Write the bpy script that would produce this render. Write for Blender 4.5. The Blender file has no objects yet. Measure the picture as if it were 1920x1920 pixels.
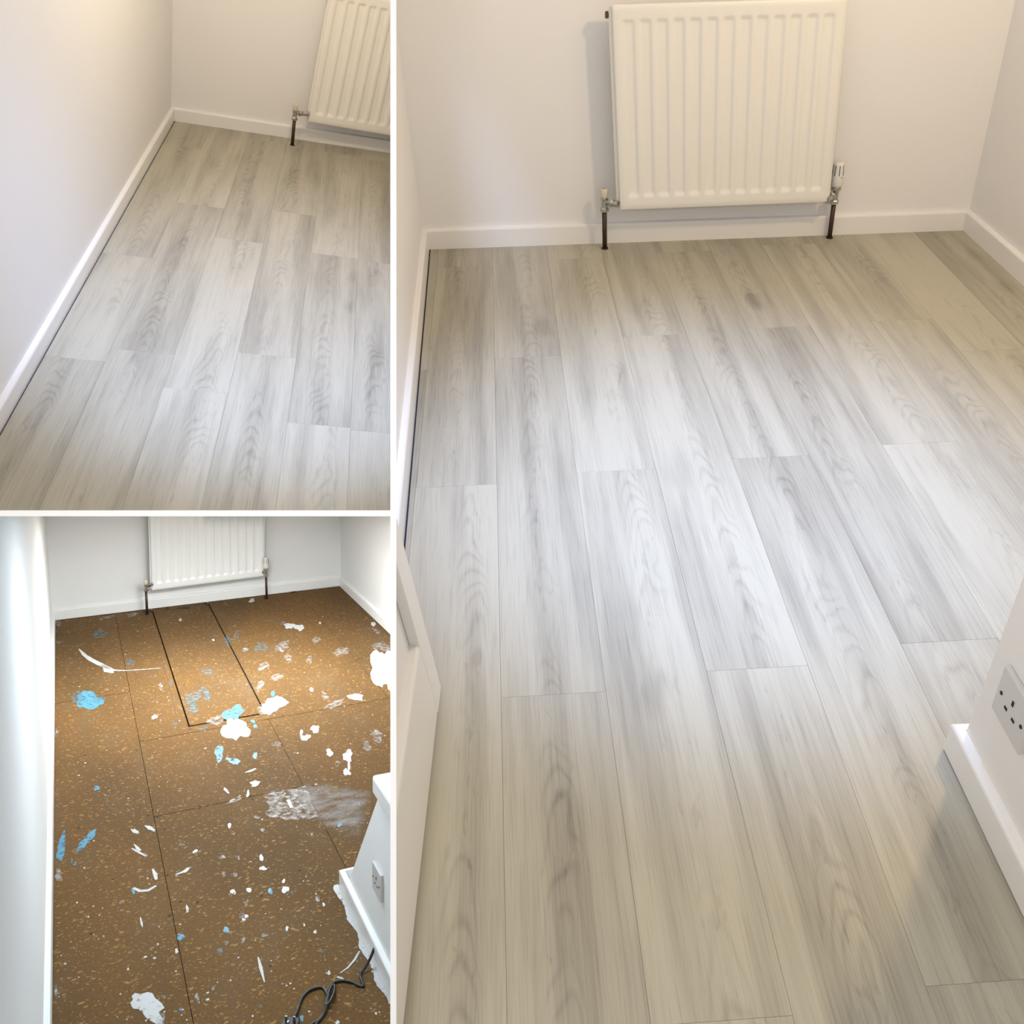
import bpy, bmesh, math, random
from mathutils import Vector, Matrix

# ------------------------------------------------------------------ camera, world, lights, exposure
F_PX = 1800.0                      # focal length for a 1920 px frame
sc = bpy.context.scene
C = sc.collection
# poses of the three rooms as seen from the camera (camera axes: x right, y down, z forward).
# room axes: X along the radiator wall, Y towards it, Z up; origin near the back-left floor corner
POSES = {
 'R': (((0.99779, -0.06513, -0.01299), (-0.04974, -0.60331, -0.79595), (0.04401, 0.79484, -0.60522)), (-0.26822, -0.87522, 3.20801), (-0.05552, 0.01187)),
 'B': (((0.89649, -0.44299, 0.00765), (-0.08181, -0.18247, -0.97980), (0.43544, 0.87776, -0.19982)), (-2.83546, 0.67408, 5.95891), (0.01702, -0.00563)),
 'T': (((0.96760, -0.15061, 0.20264), (0.06709, -0.62039, -0.78142), (0.24340, 0.76970, -0.59019)), (-1.61227, -1.86789, 4.58383), (0.01508, -0.00253)),
}
def pose_matrix(key):
    R, t, _ = POSES[key]
    m = Matrix.Identity(4)
    for i in range(3):
        for j in range(3): m[i][j] = R[i][j]
        m[i][3] = t[i]
    m3 = m.to_3x3(); q = m3.to_quaternion(); q.normalize()
    mm = q.to_matrix().to_4x4(); mm.translation = Vector(t)
    return mm
CAM = pose_matrix('R').inverted()          # camera in world; world axes = axes of the large room
FLIP = Matrix.Diagonal((1, -1, -1, 1))
cd = bpy.data.cameras.new('camera'); cam = bpy.data.objects.new('camera', cd); C.objects.link(cam)
cd.sensor_fit = 'HORIZONTAL'; cd.sensor_width = 36.0; cd.lens = F_PX / 1920 * 36.0
cd.clip_start = 0.02; cd.clip_end = 60
cam.matrix_world = CAM @ FLIP
sc.camera = cam
vs = sc.view_settings
vs.view_transform = 'Standard'; vs.look = 'None'; vs.gamma = 1.0; vs.use_curve_mapping = False; vs.exposure = 0.0
w = bpy.data.worlds.new('world'); sc.world = w; w.use_nodes = True
bg = w.node_tree.nodes['Background']; bg.inputs[0].default_value = (1.0, 0.97, 0.94, 1); bg.inputs[1].default_value = 0.60
sc.cycles.max_bounces = 5; sc.cycles.diffuse_bounces = 3; sc.cycles.glossy_bounces = 2; sc.cycles.transparent_max_bounces = 6
ROOMW = {k: CAM @ pose_matrix(k) for k in POSES}

def lamp(name, room, kind, loc, color, power, radius=0.1, target=None, angle=60, blend=0.6):
    ld = bpy.data.lights.new(name, kind); ld.color = color; ld.energy = power
    o = bpy.data.objects.new(name, ld); C.objects.link(o)
    M = ROOMW[room]
    p = M @ Vector(loc); o.location = p
    if kind == 'AREA': ld.shape = 'SQUARE'; ld.size = radius
    else: ld.shadow_soft_size = radius
    if target is not None:
        q = M @ Vector(target); o.rotation_euler = (q - p).to_track_quat('-Z', 'Y').to_euler()
    if kind == 'SPOT': ld.spot_size = math.radians(angle); ld.spot_blend = blend
    return o
lamp('added_camera_fill', 'R', 'POINT', tuple(CAM @ Vector((-0.12, -0.14, -0.06))), (1.0, 0.98, 0.96), 24, 0.05)  # point fill added beside the camera to whiten the divider edges
# large room: warm ceiling lamp right of the radiator, cool spot over the doorway
lamp('large_room_ceiling_lamp', 'R', 'POINT', (1.45, -1.25, 1.65), (1, 0.72, 0.40), 33, 0.06)
lamp('large_room_spot', 'R', 'SPOT', (0.62, -1.95, 2.35), (0.40, 0.57, 1), 430, 0.10, (0.66, -1.42, 0), 46, 1.0)
# upper left room
lamp('upper_room_ceiling_lamp', 'T', 'POINT', (0.62, -1.3, 1.7), (1, 0.79, 0.52), 31, 0.06)
lamp('upper_room_spot', 'T', 'SPOT', (0.40, -3.5, 2.1), (0.40, 0.57, 1), 400, 0.10, (0.56, -2.02, 0), 46, 0.98)
# lower left room: area fills added under the board to brighten it, no real fixtures
def under_board(px, depth):
    d = CAM @ Vector(((px - 960) / F_PX * depth, (962.5 - 960) / F_PX * depth, depth))
    nd = (CAM.to_3x3() @ Vector((0, 1, 0)))
    p = ROOMW['B'].inverted() @ (d + nd * 0.008); return tuple(p), tuple(ROOMW['B'].inverted() @ (d + nd * 1.0))
p_, q_ = under_board(440, 4.85); lamp('added_fill_rear', 'B', 'AREA', p_, (0.96, 1.0, 1.0), 40, 0.50, q_)
p_, q_ = under_board(440, 2.9); lamp('added_fill_front', 'B', 'AREA', p_, (0.74, 0.88, 1.0), 10, 0.40, q_)
# END_LIGHTS

# ------------------------------------------------------------------ materials
def nt(name):
    m = bpy.data.materials.new(name); m.use_nodes = True
    t = m.node_tree; b = t.nodes['Principled BSDF']
    return m, t, b
def N(t, kind, **kw):
    n = t.nodes.new(kind)
    for k, v in kw.items():
        if k.startswith('i_'):
            key = k[2:]; key = int(key) if key.isdigit() else key
            n.inputs[key].default_value = v
        else: setattr(n, k, v)
    return n
def L(t, a, b): t.links.new(a, b)
def math_(t, op, a, b=None, c=None, clamp=False):
    n = N(t, 'ShaderNodeMath', operation=op); n.use_clamp = clamp
    for i, v in enumerate((a, b, c)):
        if v is None: continue
        if isinstance(v, (int, float)): n.inputs[i].default_value = v
        else: L(t, v, n.inputs[i])
    return n.outputs[0]
def maprange(t, v, a, b, c=0.0, d=1.0, smooth=True):
    n = N(t, 'ShaderNodeMapRange'); n.interpolation_type = 'SMOOTHSTEP' if smooth else 'LINEAR'
    L(t, v, n.inputs['Value'])
    for k, x in zip(('From Min', 'From Max', 'To Min', 'To Max'), (a, b, c, d)): n.inputs[k].default_value = x
    return n.outputs['Result']
def mix(t, f, a, b, mode='MIX'):
    n = N(t, 'ShaderNodeMix', data_type='RGBA', blend_type=mode)
    for s, v in (('Factor', f), ('A', a), ('B', b)):
        sock = [i for i in n.inputs if i.name == s and (i.type == 'RGBA' or s == 'Factor') and i.enabled][0]
        if isinstance(v, (int, float)): sock.default_value = v
        elif isinstance(v, tuple): sock.default_value = v if len(v) == 4 else v + (1,)
        else: L(t, v, sock)
    return [o for o in n.outputs if o.type == 'RGBA'][0]
def noise(t, vec, scale, detail=3, rough=0.5, dist=0.0, color=False):
    n = N(t, 'ShaderNodeTexNoise'); n.inputs['Scale'].default_value = scale; n.inputs['Detail'].default_value = detail
    n.inputs['Roughness'].default_value = rough; n.inputs['Distortion'].default_value = dist
    if vec is not None: L(t, vec, n.inputs['Vector'])
    return n.outputs['Color' if color else 'Fac']
def mapping(t, vec, scale=(1, 1, 1), rot=(0, 0, 0), loc=(0, 0, 0)):
    n = N(t, 'ShaderNodeMapping'); n.inputs['Scale'].default_value = scale; n.inputs['Rotation'].default_value = rot
    n.inputs['Location'].default_value = loc
    L(t, vec, n.inputs['Vector']); return n.outputs[0]
def objcoord(t): return N(t, 'ShaderNodeTexCoord').outputs['Object']
def bump(t, b, h, strength, dist=0.01):
    n = N(t, 'ShaderNodeBump'); n.inputs['Strength'].default_value = strength; n.inputs['Distance'].default_value = dist
    L(t, h, n.inputs['Height']); L(t, n.outputs[0], b.inputs['Normal'])

def paint(name, col, rough=0.55, var=0.03, bumpy=0.06, scale=120, spec=0.5):
    m, t, b = nt(name); o = objcoord(t)
    f = noise(t, o, 2.2, 1)
    dark = tuple(c * (1 - var) for c in col)
    L(t, mix(t, f, col, dark), b.inputs['Base Color'])
    b.inputs['Roughness'].default_value = rough; b.inputs['Specular IOR Level'].default_value = spec
    if bumpy: bump(t, b, noise(t, o, scale, 1), bumpy, 0.004)
    return m
M = {}
M['wall'] = paint('wall_paint', (0.89, 0.875, 0.86), 0.6, 0.03, 0.08, 90)
M['wall_cool'] = paint('wall_paint_white', (0.89, 0.90, 0.895), 0.6, 0.03, 0.08, 90)
M['gloss'] = paint('gloss_white_paint', (0.91, 0.895, 0.87), 0.28, 0.02, 0.05, 60)
M['gloss_cool'] = paint('gloss_white_paint_cool', (0.90, 0.91, 0.90), 0.28, 0.02, 0.05, 60)
M['board'] = paint('white_board', (0.96, 0.96, 0.96), 0.7, 0.0, 0.0)
M['rad'] = paint('radiator_enamel', (0.90, 0.87, 0.80), 0.32, 0.02, 0.03, 50)
M['rad_cool'] = paint('radiator_enamel_white', (0.92, 0.94, 0.93), 0.32, 0.02, 0.03, 50)
M['cap'] = paint('cream_plastic', (0.74, 0.66, 0.52), 0.4, 0.03, 0.0)
M['white_plastic'] = paint('white_plastic', (0.82, 0.80, 0.75), 0.35, 0.02, 0.0)
M['plate'] = paint('socket_plastic', (0.66, 0.645, 0.63), 0.35, 0.02, 0.0)
M['black'] = paint('black_rubber', (0.012, 0.012, 0.013), 0.42, 0.2, 0.0)
M['dark'] = paint('dark_void', (0.015, 0.013, 0.012), 0.8, 0.3, 0.0)
M['sub'] = paint('dark_underlay', (0.045, 0.045, 0.055), 0.9, 0.3, 0.0)
M['pipe'] = paint('brown_pipe_paint', (0.075, 0.030, 0.018), 0.4, 0.4, 0.05, 80)
M['pipe_dark'] = paint('dark_brown_pipe_paint', (0.050, 0.026, 0.012), 0.4, 0.4, 0.05, 80)
M['raw'] = paint('raw_timber_edge', (0.50, 0.44, 0.31), 0.6, 0.1, 0.1, 60)
def metal(name, col, rough):
    m, t, b = nt(name); o = objcoord(t)
    b.inputs['Base Color'].default_value = col + (1,); b.inputs['Metallic'].default_value = 1.0
    L(t, maprange(t, noise(t, o, 60, 2), .3, .7, rough * .7, rough * 1.3), b.inputs['Roughness'])
    return m
M['chrome'] = metal('dull_chrome', (0.50, 0.49, 0.46), 0.28)
M['bronze'] = metal('tarnished_brass', (0.16, 0.11, 0.07), 0.5)

def wood():
    m, t, b = nt('greige_oak_plank')
    o = objcoord(t)
    rnd = N(t, 'ShaderNodeObjectInfo').outputs['Random']
    comb = N(t, 'ShaderNodeCombineXYZ')
    L(t, math_(t, 'MULTIPLY', rnd, 17.3), comb.inputs[0]); L(t, math_(t, 'MULTIPLY', rnd, 61.7), comb.inputs[1])
    add = N(t, 'ShaderNodeVectorMath', operation='ADD'); L(t, o, add.inputs[0]); L(t, comb.outputs[0], add.inputs[1])
    P = add.outputs[0]
    sep = N(t, 'ShaderNodeSeparateXYZ'); L(t, o, sep.inputs[0]); x, y = sep.outputs[0], sep.outputs[1]
    seps = N(t, 'ShaderNodeSeparateXYZ'); L(t, P, seps.inputs[0]); py = seps.outputs[1]
    # slow tone streaks running with the plank
    s1 = noise(t, mapping(t, P, (13, 0.9, 1)), 1.0, 2, 0.5, 0.3)
    s2 = noise(t, mapping(t, P, (45, 1.6, 1)), 1.0, 1, 0.5)
    blot = noise(t, mapping(t, P, (8, 3.0, 1)), 1.0, 1)
    # fine pores
    g1 = noise(t, mapping(t, P, (420, 9, 1)), 1.0, 1, 0.6)
    g2 = noise(t, mapping(t, P, (190, 3.5, 1)), 1.0, 1, 0.6)
    # cathedral figure down the middle of the plank
    wob = noise(t, mapping(t, P, (9, 3.4, 1)), 1.0, 2, 0.5)
    wobb = math_(t, 'MULTIPLY_ADD', wob, 0.085, -0.043)
    cx = math_(t, 'ADD', x, math_(t, 'ADD', wobb, math_(t, 'MULTIPLY_ADD', rnd, 0.07, -0.035)))
    x2 = math_(t, 'MULTIPLY', math_(t, 'MULTIPLY', cx, cx), 900.0)
    ph = math_(t, 'ADD', math_(t, 'ADD', math_(t, 'MULTIPLY', py, 9.0), x2), math_(t, 'MULTIPLY', wob, 5.0))
    ring = math_(t, 'MULTIPLY_ADD', math_(t, 'SINE', math_(t, 'MULTIPLY', ph, 9.0)), 0.5, 0.5)
    ring = math_(t, 'POWER', ring, 3.0)
    band = maprange(t, math_(t, 'ABSOLUTE', cx), 0.008, 0.042, 1.0, 0.0)
    along = maprange(t, noise(t, mapping(t, P, (1.5, 2.2, 1)), 1.0, 2), 0.38, 0.58)
    cath = math_(t, 'MULTIPLY', math_(t, 'MULTIPLY', ring, band), along)
    # dark flecks strung along the figure
    fl = maprange(t, noise(t, mapping(t, P, (75, 17, 1)), 1.0, 2, 0.5, 0.8), 0.60, 0.70)
    fl = math_(t, 'MULTIPLY', fl, band)
    # knots
    vor = N(t, 'ShaderNodeTexVoronoi'); vor.inputs['Scale'].default_value = 1.0; vor.inputs['Randomness'].default_value = 1.0
    dis = N(t, 'ShaderNodeVectorMath', operation='ADD'); L(t, mapping(t, P, (5.2, 2.0, 1)), dis.inputs[0])
    nz = N(t, 'ShaderNodeVectorMath', operation='SCALE'); L(t, noise(t, mapping(t, P, (28, 9, 1)), 1.0, 3, color=True), nz.inputs[0]); nz.inputs['Scale'].default_value = 0.13
    L(t, nz.outputs[0], dis.inputs[1]); L(t, dis.outputs[0], vor.inputs['Vector'])
    knot = maprange(t, vor.outputs['Distance'], 0.03, 0.20, 1.0, 0.0)
    sc_ = N(t, 'ShaderNodeSeparateColor'); L(t, vor.outputs['Color'], sc_.inputs[0])
    knot = math_(t, 'MULTIPLY', knot, maprange(t, sc_.outputs[0], 0.45, 0.6))
    # combine: darkness 0..1
    d = maprange(t, s1, 0.40, 0.68, 0.0, 0.40)
    d = math_(t, 'ADD', d, maprange(t, s2, 0.4, 0.75, 0.0, 0.16))
    d = math_(t, 'ADD', d, maprange(t, blot, 0.5, 0.75, 0.0, 0.10))
    d = math_(t, 'ADD', d, maprange(t, g1, 0.45, 0.75, 0.0, 0.20))
    d = math_(t, 'ADD', d, maprange(t, g2, 0.45, 0.7, 0.0, 0.12))
    d = math_(t, 'ADD', d, math_(t, 'MULTIPLY', cath, 0.24))
    d = math_(t, 'ADD', d, math_(t, 'MULTIPLY', fl, 0.20))
    d = math_(t, 'ADD', d, math_(t, 'MULTIPLY', knot, 0.50))
    d = math_(t, 'ADD', d, math_(t, 'MULTIPLY_ADD', rnd, 0.30, -0.13), clamp=True)
    col = mix(t, d, (0.49, 0.455, 0.360), (0.220, 0.200, 0.160))
    L(t, col, b.inputs['Base Color'])
    L(t, math_(t, 'MULTIPLY_ADD', g1, 0.15, 0.36), b.inputs['Roughness'])
    b.inputs['Specular IOR Level'].default_value = 0.4
    bump(t, b, g1, 0.06, 0.0015)
    return m
M['wood'] = wood()

def chip():
    m, t, b = nt('chipboard')
    o = mapping(t, objcoord(t), (1, 0.5, 1))
    base = mix(t, maprange(t, noise(t, o, 1.6, 3), 0.35, 0.68), (0.175, 0.092, 0.031), (0.120, 0.070, 0.030))
    fine = noise(t, o, 170, 2, 0.7)
    base = mix(t, maprange(t, fine, 0.35, 0.7, 0.0, 0.75), base, (0.11, 0.060, 0.020))
    grime = maprange(t, noise(t, o, 4.5, 5, 0.65), 0.48, 0.70, 0.0, 0.42)
    base = mix(t, grime, base, (0.15, 0.100, 0.055))
    wv = N(t, 'ShaderNodeVectorMath', operation='ADD'); L(t, o, wv.inputs[0])
    nz = N(t, 'ShaderNodeVectorMath', operation='SCALE'); L(t, noise(t, o, 25, 2, color=True), nz.inputs[0]); nz.inputs['Scale'].default_value = 0.02
    L(t, nz.outputs[0], wv.inputs[1]); ow = wv.outputs[0]
    for k, (rot, s, thr, col) in enumerate([(0.4, (62, 210, 62), 0.945, (0.40, 0.225, 0.075)), (1.5, (70, 230, 70), 0.95, (0.36, 0.19, 0.06)),
                                            (2.5, (54, 175, 54), 0.965, (0.43, 0.26, 0.10)), (0.9, (110, 330, 110), 0.92, (0.35, 0.20, 0.075)),
                                            (2.0, (120, 330, 120), 0.92, (0.10, 0.055, 0.025)), (2.9, (125, 350, 125), 0.92, (0.36, 0.22, 0.09))]):
        v = N(t, 'ShaderNodeTexVoronoi'); v.inputs['Scale'].default_value = 1.0
        L(t, mapping(t, ow, s, (0, 0, rot), (k * 3.7, k * 1.9, 0)), v.inputs['Vector'])
        sepc = N(t, 'ShaderNodeSeparateColor'); L(t, v.outputs['Color'], sepc.inputs[0])
        f = math_(t, 'MULTIPLY', math_(t, 'GREATER_THAN', sepc.outputs[0], thr), maprange(t, v.outputs['Distance'], 0.30, 0.48, 1.0, 0.0))
        base = mix(t, math_(t, 'MULTIPLY', f, 0.62), base, col)
    # tiny spatters of old paint
    v = N(t, 'ShaderNodeTexVoronoi'); v.inputs['Scale'].default_value = 42.0; L(t, o, v.inputs['Vector'])
    sepc = N(t, 'ShaderNodeSeparateColor'); L(t, v.outputs['Color'], sepc.inputs[0])
    f = math_(t, 'MULTIPLY', math_(t, 'GREATER_THAN', sepc.outputs[1], 0.955), maprange(t, v.outputs['Distance'], 0.09, 0.13, 1.0, 0.0))
    base = mix(t, f, base, (0.62, 0.58, 0.52))
    L(t, base, b.inputs['Base Color'])
    b.inputs['Roughness'].default_value = 0.8; b.inputs['Specular IOR Level'].default_value = 0.12
    return m
M['chip'] = chip()

def film(name, col, lo, hi, scale, amount, stretch=(1, 1, 1), rot=0.0, fade=False):
    """dried paint brushed thinly: patchy cover over the board below"""
    m, t, b = nt(name); o = objcoord(t)
    f = noise(t, mapping(t, o, stretch, (0, 0, rot)), scale, 5, 0.65)
    a = maprange(t, f, lo, hi, 0.0, amount)
    b.inputs['Base Color'].default_value = col + (1,); b.inputs['Roughness'].default_value = 0.5
    if fade:
        at = N(t, 'ShaderNodeAttribute'); at.attribute_name = 'fade'; a = math_(t, 'MULTIPLY', a, at.outputs['Fac'])
    L(t, a, b.inputs['Alpha'])
    return m
M['p_white'] = film('white_emulsion', (0.55, 0.55, 0.545), 0.25, 0.44, 45, 0.97)
M['p_thin'] = film('thin_white_emulsion', (0.48, 0.48, 0.48), 0.38, 0.70, 38, 0.72)
M['p_grey'] = film('grey_smear', (0.36, 0.34, 0.33), 0.30, 0.72, 8, 0.62, (1, 2.2, 1), 0.5, True)
M['p_blue'] = film('blue_paint', (0.085, 0.29, 0.43), 0.30, 0.52, 45, 0.92, (1, 1, 1))
M['p_bluethin'] = film('thin_blue_paint', (0.12, 0.28, 0.36), 0.40, 0.68, 45, 0.65)

# ------------------------------------------------------------------ room frame and mesh helpers
class Room:
    def __init__(s, key):
        s.key = key; s.W = ROOMW[key]; s.P = pose_matrix(key); s.Pi = s.P.inverted()
        lx, ly = POSES[key][2]; s.up = Vector((lx, ly, 1.0)); s.eye = s.Pi.translation.copy()
        s.cuts = []
    def ray(s, px, py): return (s.Pi.to_3x3() @ Vector(((px - 960) / F_PX, (py - 960) / F_PX, 1)))
    def floor(s, px, py, z=0.0):
        d = s.ray(px, py); k = (z - s.eye.z) / d.z; return s.eye + d * k
    def plane(s, px, py, p0, along):
        n = along.cross(s.up); d = s.ray(px, py); k = (p0 - s.eye).dot(n) / d.dot(n); return s.eye + d * k
    def dep(s, p): return (s.P @ p).z
    def height(s, base, py):
        """height above a floor point at which the upright through it crosses image row py"""
        a = s.P @ base; b = s.P.to_3x3() @ s.up; r = (py - 960) / F_PX
        return (r * a.z - a.y) / (b.y - r * b.z)
RR, RB, RT = Room('R'), Room('B'), Room('T')
# white collage gutters, added as boards edge-on to the camera; rooms end there
HALF = 0.0031
def cam_dir(px, py): return CAM.to_3x3() @ Vector(((px - 960) / F_PX, (py - 960) / F_PX, 1))
EYE = CAM.translation.copy()
nV = cam_dir(737.5, 0).cross(cam_dir(737.5, 1920)).normalized()
if nV.dot(cam_dir(1900, 960)) < 0: nV = -nV            # towards the right-hand room
nH = cam_dir(0, 962.5).cross(cam_dir(737, 962.5)).normalized()
if nH.dot(cam_dir(300, 100)) < 0: nH = -nH             # towards the upper room
RR.cuts = [(EYE + nV * HALF, nV)]
RT.cuts = [(EYE - nV * HALF, -nV), (EYE + nH * HALF, nH)]
RB.cuts = [(EYE - nV * HALF, -nV), (EYE - nH * HALF, -nH)]

def clip_bm(bm, planes):
    for co, no in planes:
        if not bm.verts: return
        if all((v.co - co).dot(no) >= -1e-7 for v in bm.verts): continue
        g = bm.verts[:] + bm.edges[:] + bm.faces[:]
        r = bmesh.ops.bisect_plane(bm, geom=g, plane_co=co, plane_no=no, clear_inner=True, dist=1e-7)
        ed = [e for e in r['geom_cut'] if isinstance(e, bmesh.types.BMEdge) and e.is_valid]
        if ed:
            try: bmesh.ops.holes_fill(bm, edges=ed, sides=0)
            except Exception: pass

def frame(room, origin, xaxis=None):
    """rigid frame in a room: origin on its base, x along xaxis, z = room up"""
    x = (xaxis or Vector((1, 0, 0))).normalized(); z = Vector((0, 0, 1)); y = z.cross(x).normalized(); x = y.cross(z)
    m = Matrix((x, y, z)).transposed().to_4x4(); m.translation = origin
    return room.W @ m

def build(name, room, verts, faces, mat, parent=None, fr=None, smooth=False, cut=True, extra=None, bevel=0.0):
    """verts in room coordinates; the object (or its parent thing) carries the frame"""
    bm = bmesh.new()
    vv = [bm.verts.new(room.W @ Vector(v)) for v in verts]
    for f in faces:
        try: bm.faces.new([vv[i] for i in f])
        except ValueError: pass
    bmesh.ops.recalc_face_normals(bm, faces=bm.faces[:])
    if bevel > 0:
        es = [e for e in bm.edges if len(e.link_faces) == 2 and e.calc_face_angle(0) > 0.5]
        bmesh.ops.bevel(bm, geom=es, offset=bevel, segments=2, affect='EDGES', profile=0.5)
    planes = list(room.cuts) if cut else []
    for co, no in (extra or []): planes.append((room.W @ co, room.W.to_3x3() @ no))
    clip_bm(bm, planes)
    if not bm.faces: bm.free(); return None
    fw = fr if fr is not None else (FR[parent.name] if parent is not None and parent.name in FR else room.W)
    bm.transform(fw.inverted())
    me = bpy.data.meshes.new(name); bm.to_mesh(me); bm.free()
    if smooth:
        for p in me.polygons: p.use_smooth = True
    if mat is not None: me.materials.append(M[mat] if isinstance(mat, str) else mat)
    o = bpy.data.objects.new(name, me); C.objects.link(o)
    FR[o.name] = fw
    if parent is not None:
        o.parent = parent
        o.matrix_local = FR[parent.name].inverted() @ fw
    else: o.matrix_world = fw
    return o
FR = {}
def thing(name, room, origin, label, cat, group=None, xaxis=None):
    o = bpy.data.objects.new(name, None); C.objects.link(o); o.empty_display_size = 0.05
    fw = frame(room, origin, xaxis); o.matrix_world = fw; FR[o.name] = fw
    o['label'] = label; o['category'] = cat
    if group: o['group'] = group
    return o
def struct(o, label, cat):
    o['kind'] = 'structure'; o['label'] = label; o['category'] = cat; return o

def prism(poly, vec):
    """closed prism from a planar polygon pushed along vec"""
    n = len(poly); v = [Vector(p) for p in poly] + [Vector(p) + vec for p in poly]
    f = [tuple(range(n)), tuple(range(2 * n - 1, n - 1, -1))]
    f += [(i, (i + 1) % n, n + (i + 1) % n, n + i) for i in range(n)]
    return v, f
def merge(*parts):
    V, Fc = [], []
    for v, f in parts:
        o = len(V); V += list(v); Fc += [tuple(i + o for i in q) for q in f]
    return V, Fc
def lathe(base, axis, prof, n=20):
    axis = axis.normalized(); a = axis.orthogonal().normalized(); b = axis.cross(a)
    V, Fc = [], []
    for r, h in prof:
        for i in range(n):
            th = 2 * math.pi * i / n
            V.append(base + axis * h + (a * math.cos(th) + b * math.sin(th)) * max(r, 1e-5))
    for j in range(len(prof) - 1):
        for i in range(n):
            Fc.append((j * n + i, j * n + (i + 1) % n, (j + 1) * n + (i + 1) % n, (j + 1) * n + i))
    Fc.append(tuple(range(n - 1, -1, -1))); Fc.append(tuple(range((len(prof) - 1) * n, len(prof) * n)))
    return V, Fc
def tube(pts, r, n=10):
    V, Fc = [], []
    pts = [Vector(p) for p in pts]; prev = None
    for i, p in enumerate(pts):
        d = (pts[min(i + 1, len(pts) - 1)] - pts[max(i - 1, 0)]).normalized()
        a = (prev - d * prev.dot(d)).normalized() if prev is not None else d.orthogonal().normalized()
        prev = a; b = d.cross(a); rr = r[i] if isinstance(r, (list, tuple)) else r
        for k in range(n):
            th = 2 * math.pi * k / n; V.append(p + (a * math.cos(th) + b * math.sin(th)) * rr)
    for j in range(len(pts) - 1):
        for i in range(n):
            Fc.append((j * n + i, j * n + (i + 1) % n, (j + 1) * n + (i + 1) % n, (j + 1) * n + i))
    Fc.append(tuple(range(n - 1, -1, -1))); Fc.append(tuple(range((len(pts) - 1) * n, len(pts) * n)))
    return V, Fc
def spline(pts, k=8):
    pts = [Vector(p) for p in pts]; out = []
    for i in range(len(pts) - 1):
        p0, p1, p2, p3 = pts[max(i - 1, 0)], pts[i], pts[i + 1], pts[min(i + 2, len(pts) - 1)]
        for j in range(k):
            u = j / k
            out.append(0.5 * ((2 * p1) + (p2 - p0) * u + (2 * p0 - 5 * p1 + 4 * p2 - p3) * u * u + (3 * p1 - p0 - 3 * p2 + p3) * u ** 3))
    out.append(pts[-1]); return out
def isect(p, d, q, e):
    """plan intersection of two floor lines"""
    den = d.x * e.y - d.y * e.x; k = ((q.x - p.x) * e.y - (q.y - p.y) * e.x) / den
    return Vector((p.x + d.x * k, p.y + d.y * k, 0))

SK = 0.016
class Line:
    """contact line of a skirting with the floor; out = plan normal pointing into the wall"""
    def __init__(s, p, q, inside):
        s.p = Vector((p.x, p.y, 0)); s.d = Vector((q.x - p.x, q.y - p.y, 0)).normalized()
        n = Vector((-s.d.y, s.d.x, 0)); s.out = n if n.dot(inside - s.p) < 0 else -n
    def at(s, o): return s.p + s.out * o
    def meet(s, other, o): return isect(s.at(o), s.d, other.at(o), other.d)

def sweep(room, ends_a, ends_b, prof, up=None):
    """profile [(offset, z)] with end points given per offset by two functions"""
    up = up or room.up
    A = [ends_a(o) + up * z for o, z in prof]; B = [ends_b(o) + up * z for o, z in prof]
    n = len(prof)
    return A + B, [tuple(range(n)), tuple(range(2 * n - 1, n - 1, -1))] + [(i, (i + 1) % n, n + (i + 1) % n, n + i) for i in range(n)]
def skirt_prof(h, z0=0.0):
    return [(0, z0), (0, h - .007), (.0012, h - .003), (.004, h), (SK, h + .001), (SK, z0)]
def wall_prof(h, z0=-0.05): return [(SK, z0), (SK, h), (SK + .06, h), (SK + .06, z0)]

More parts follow.
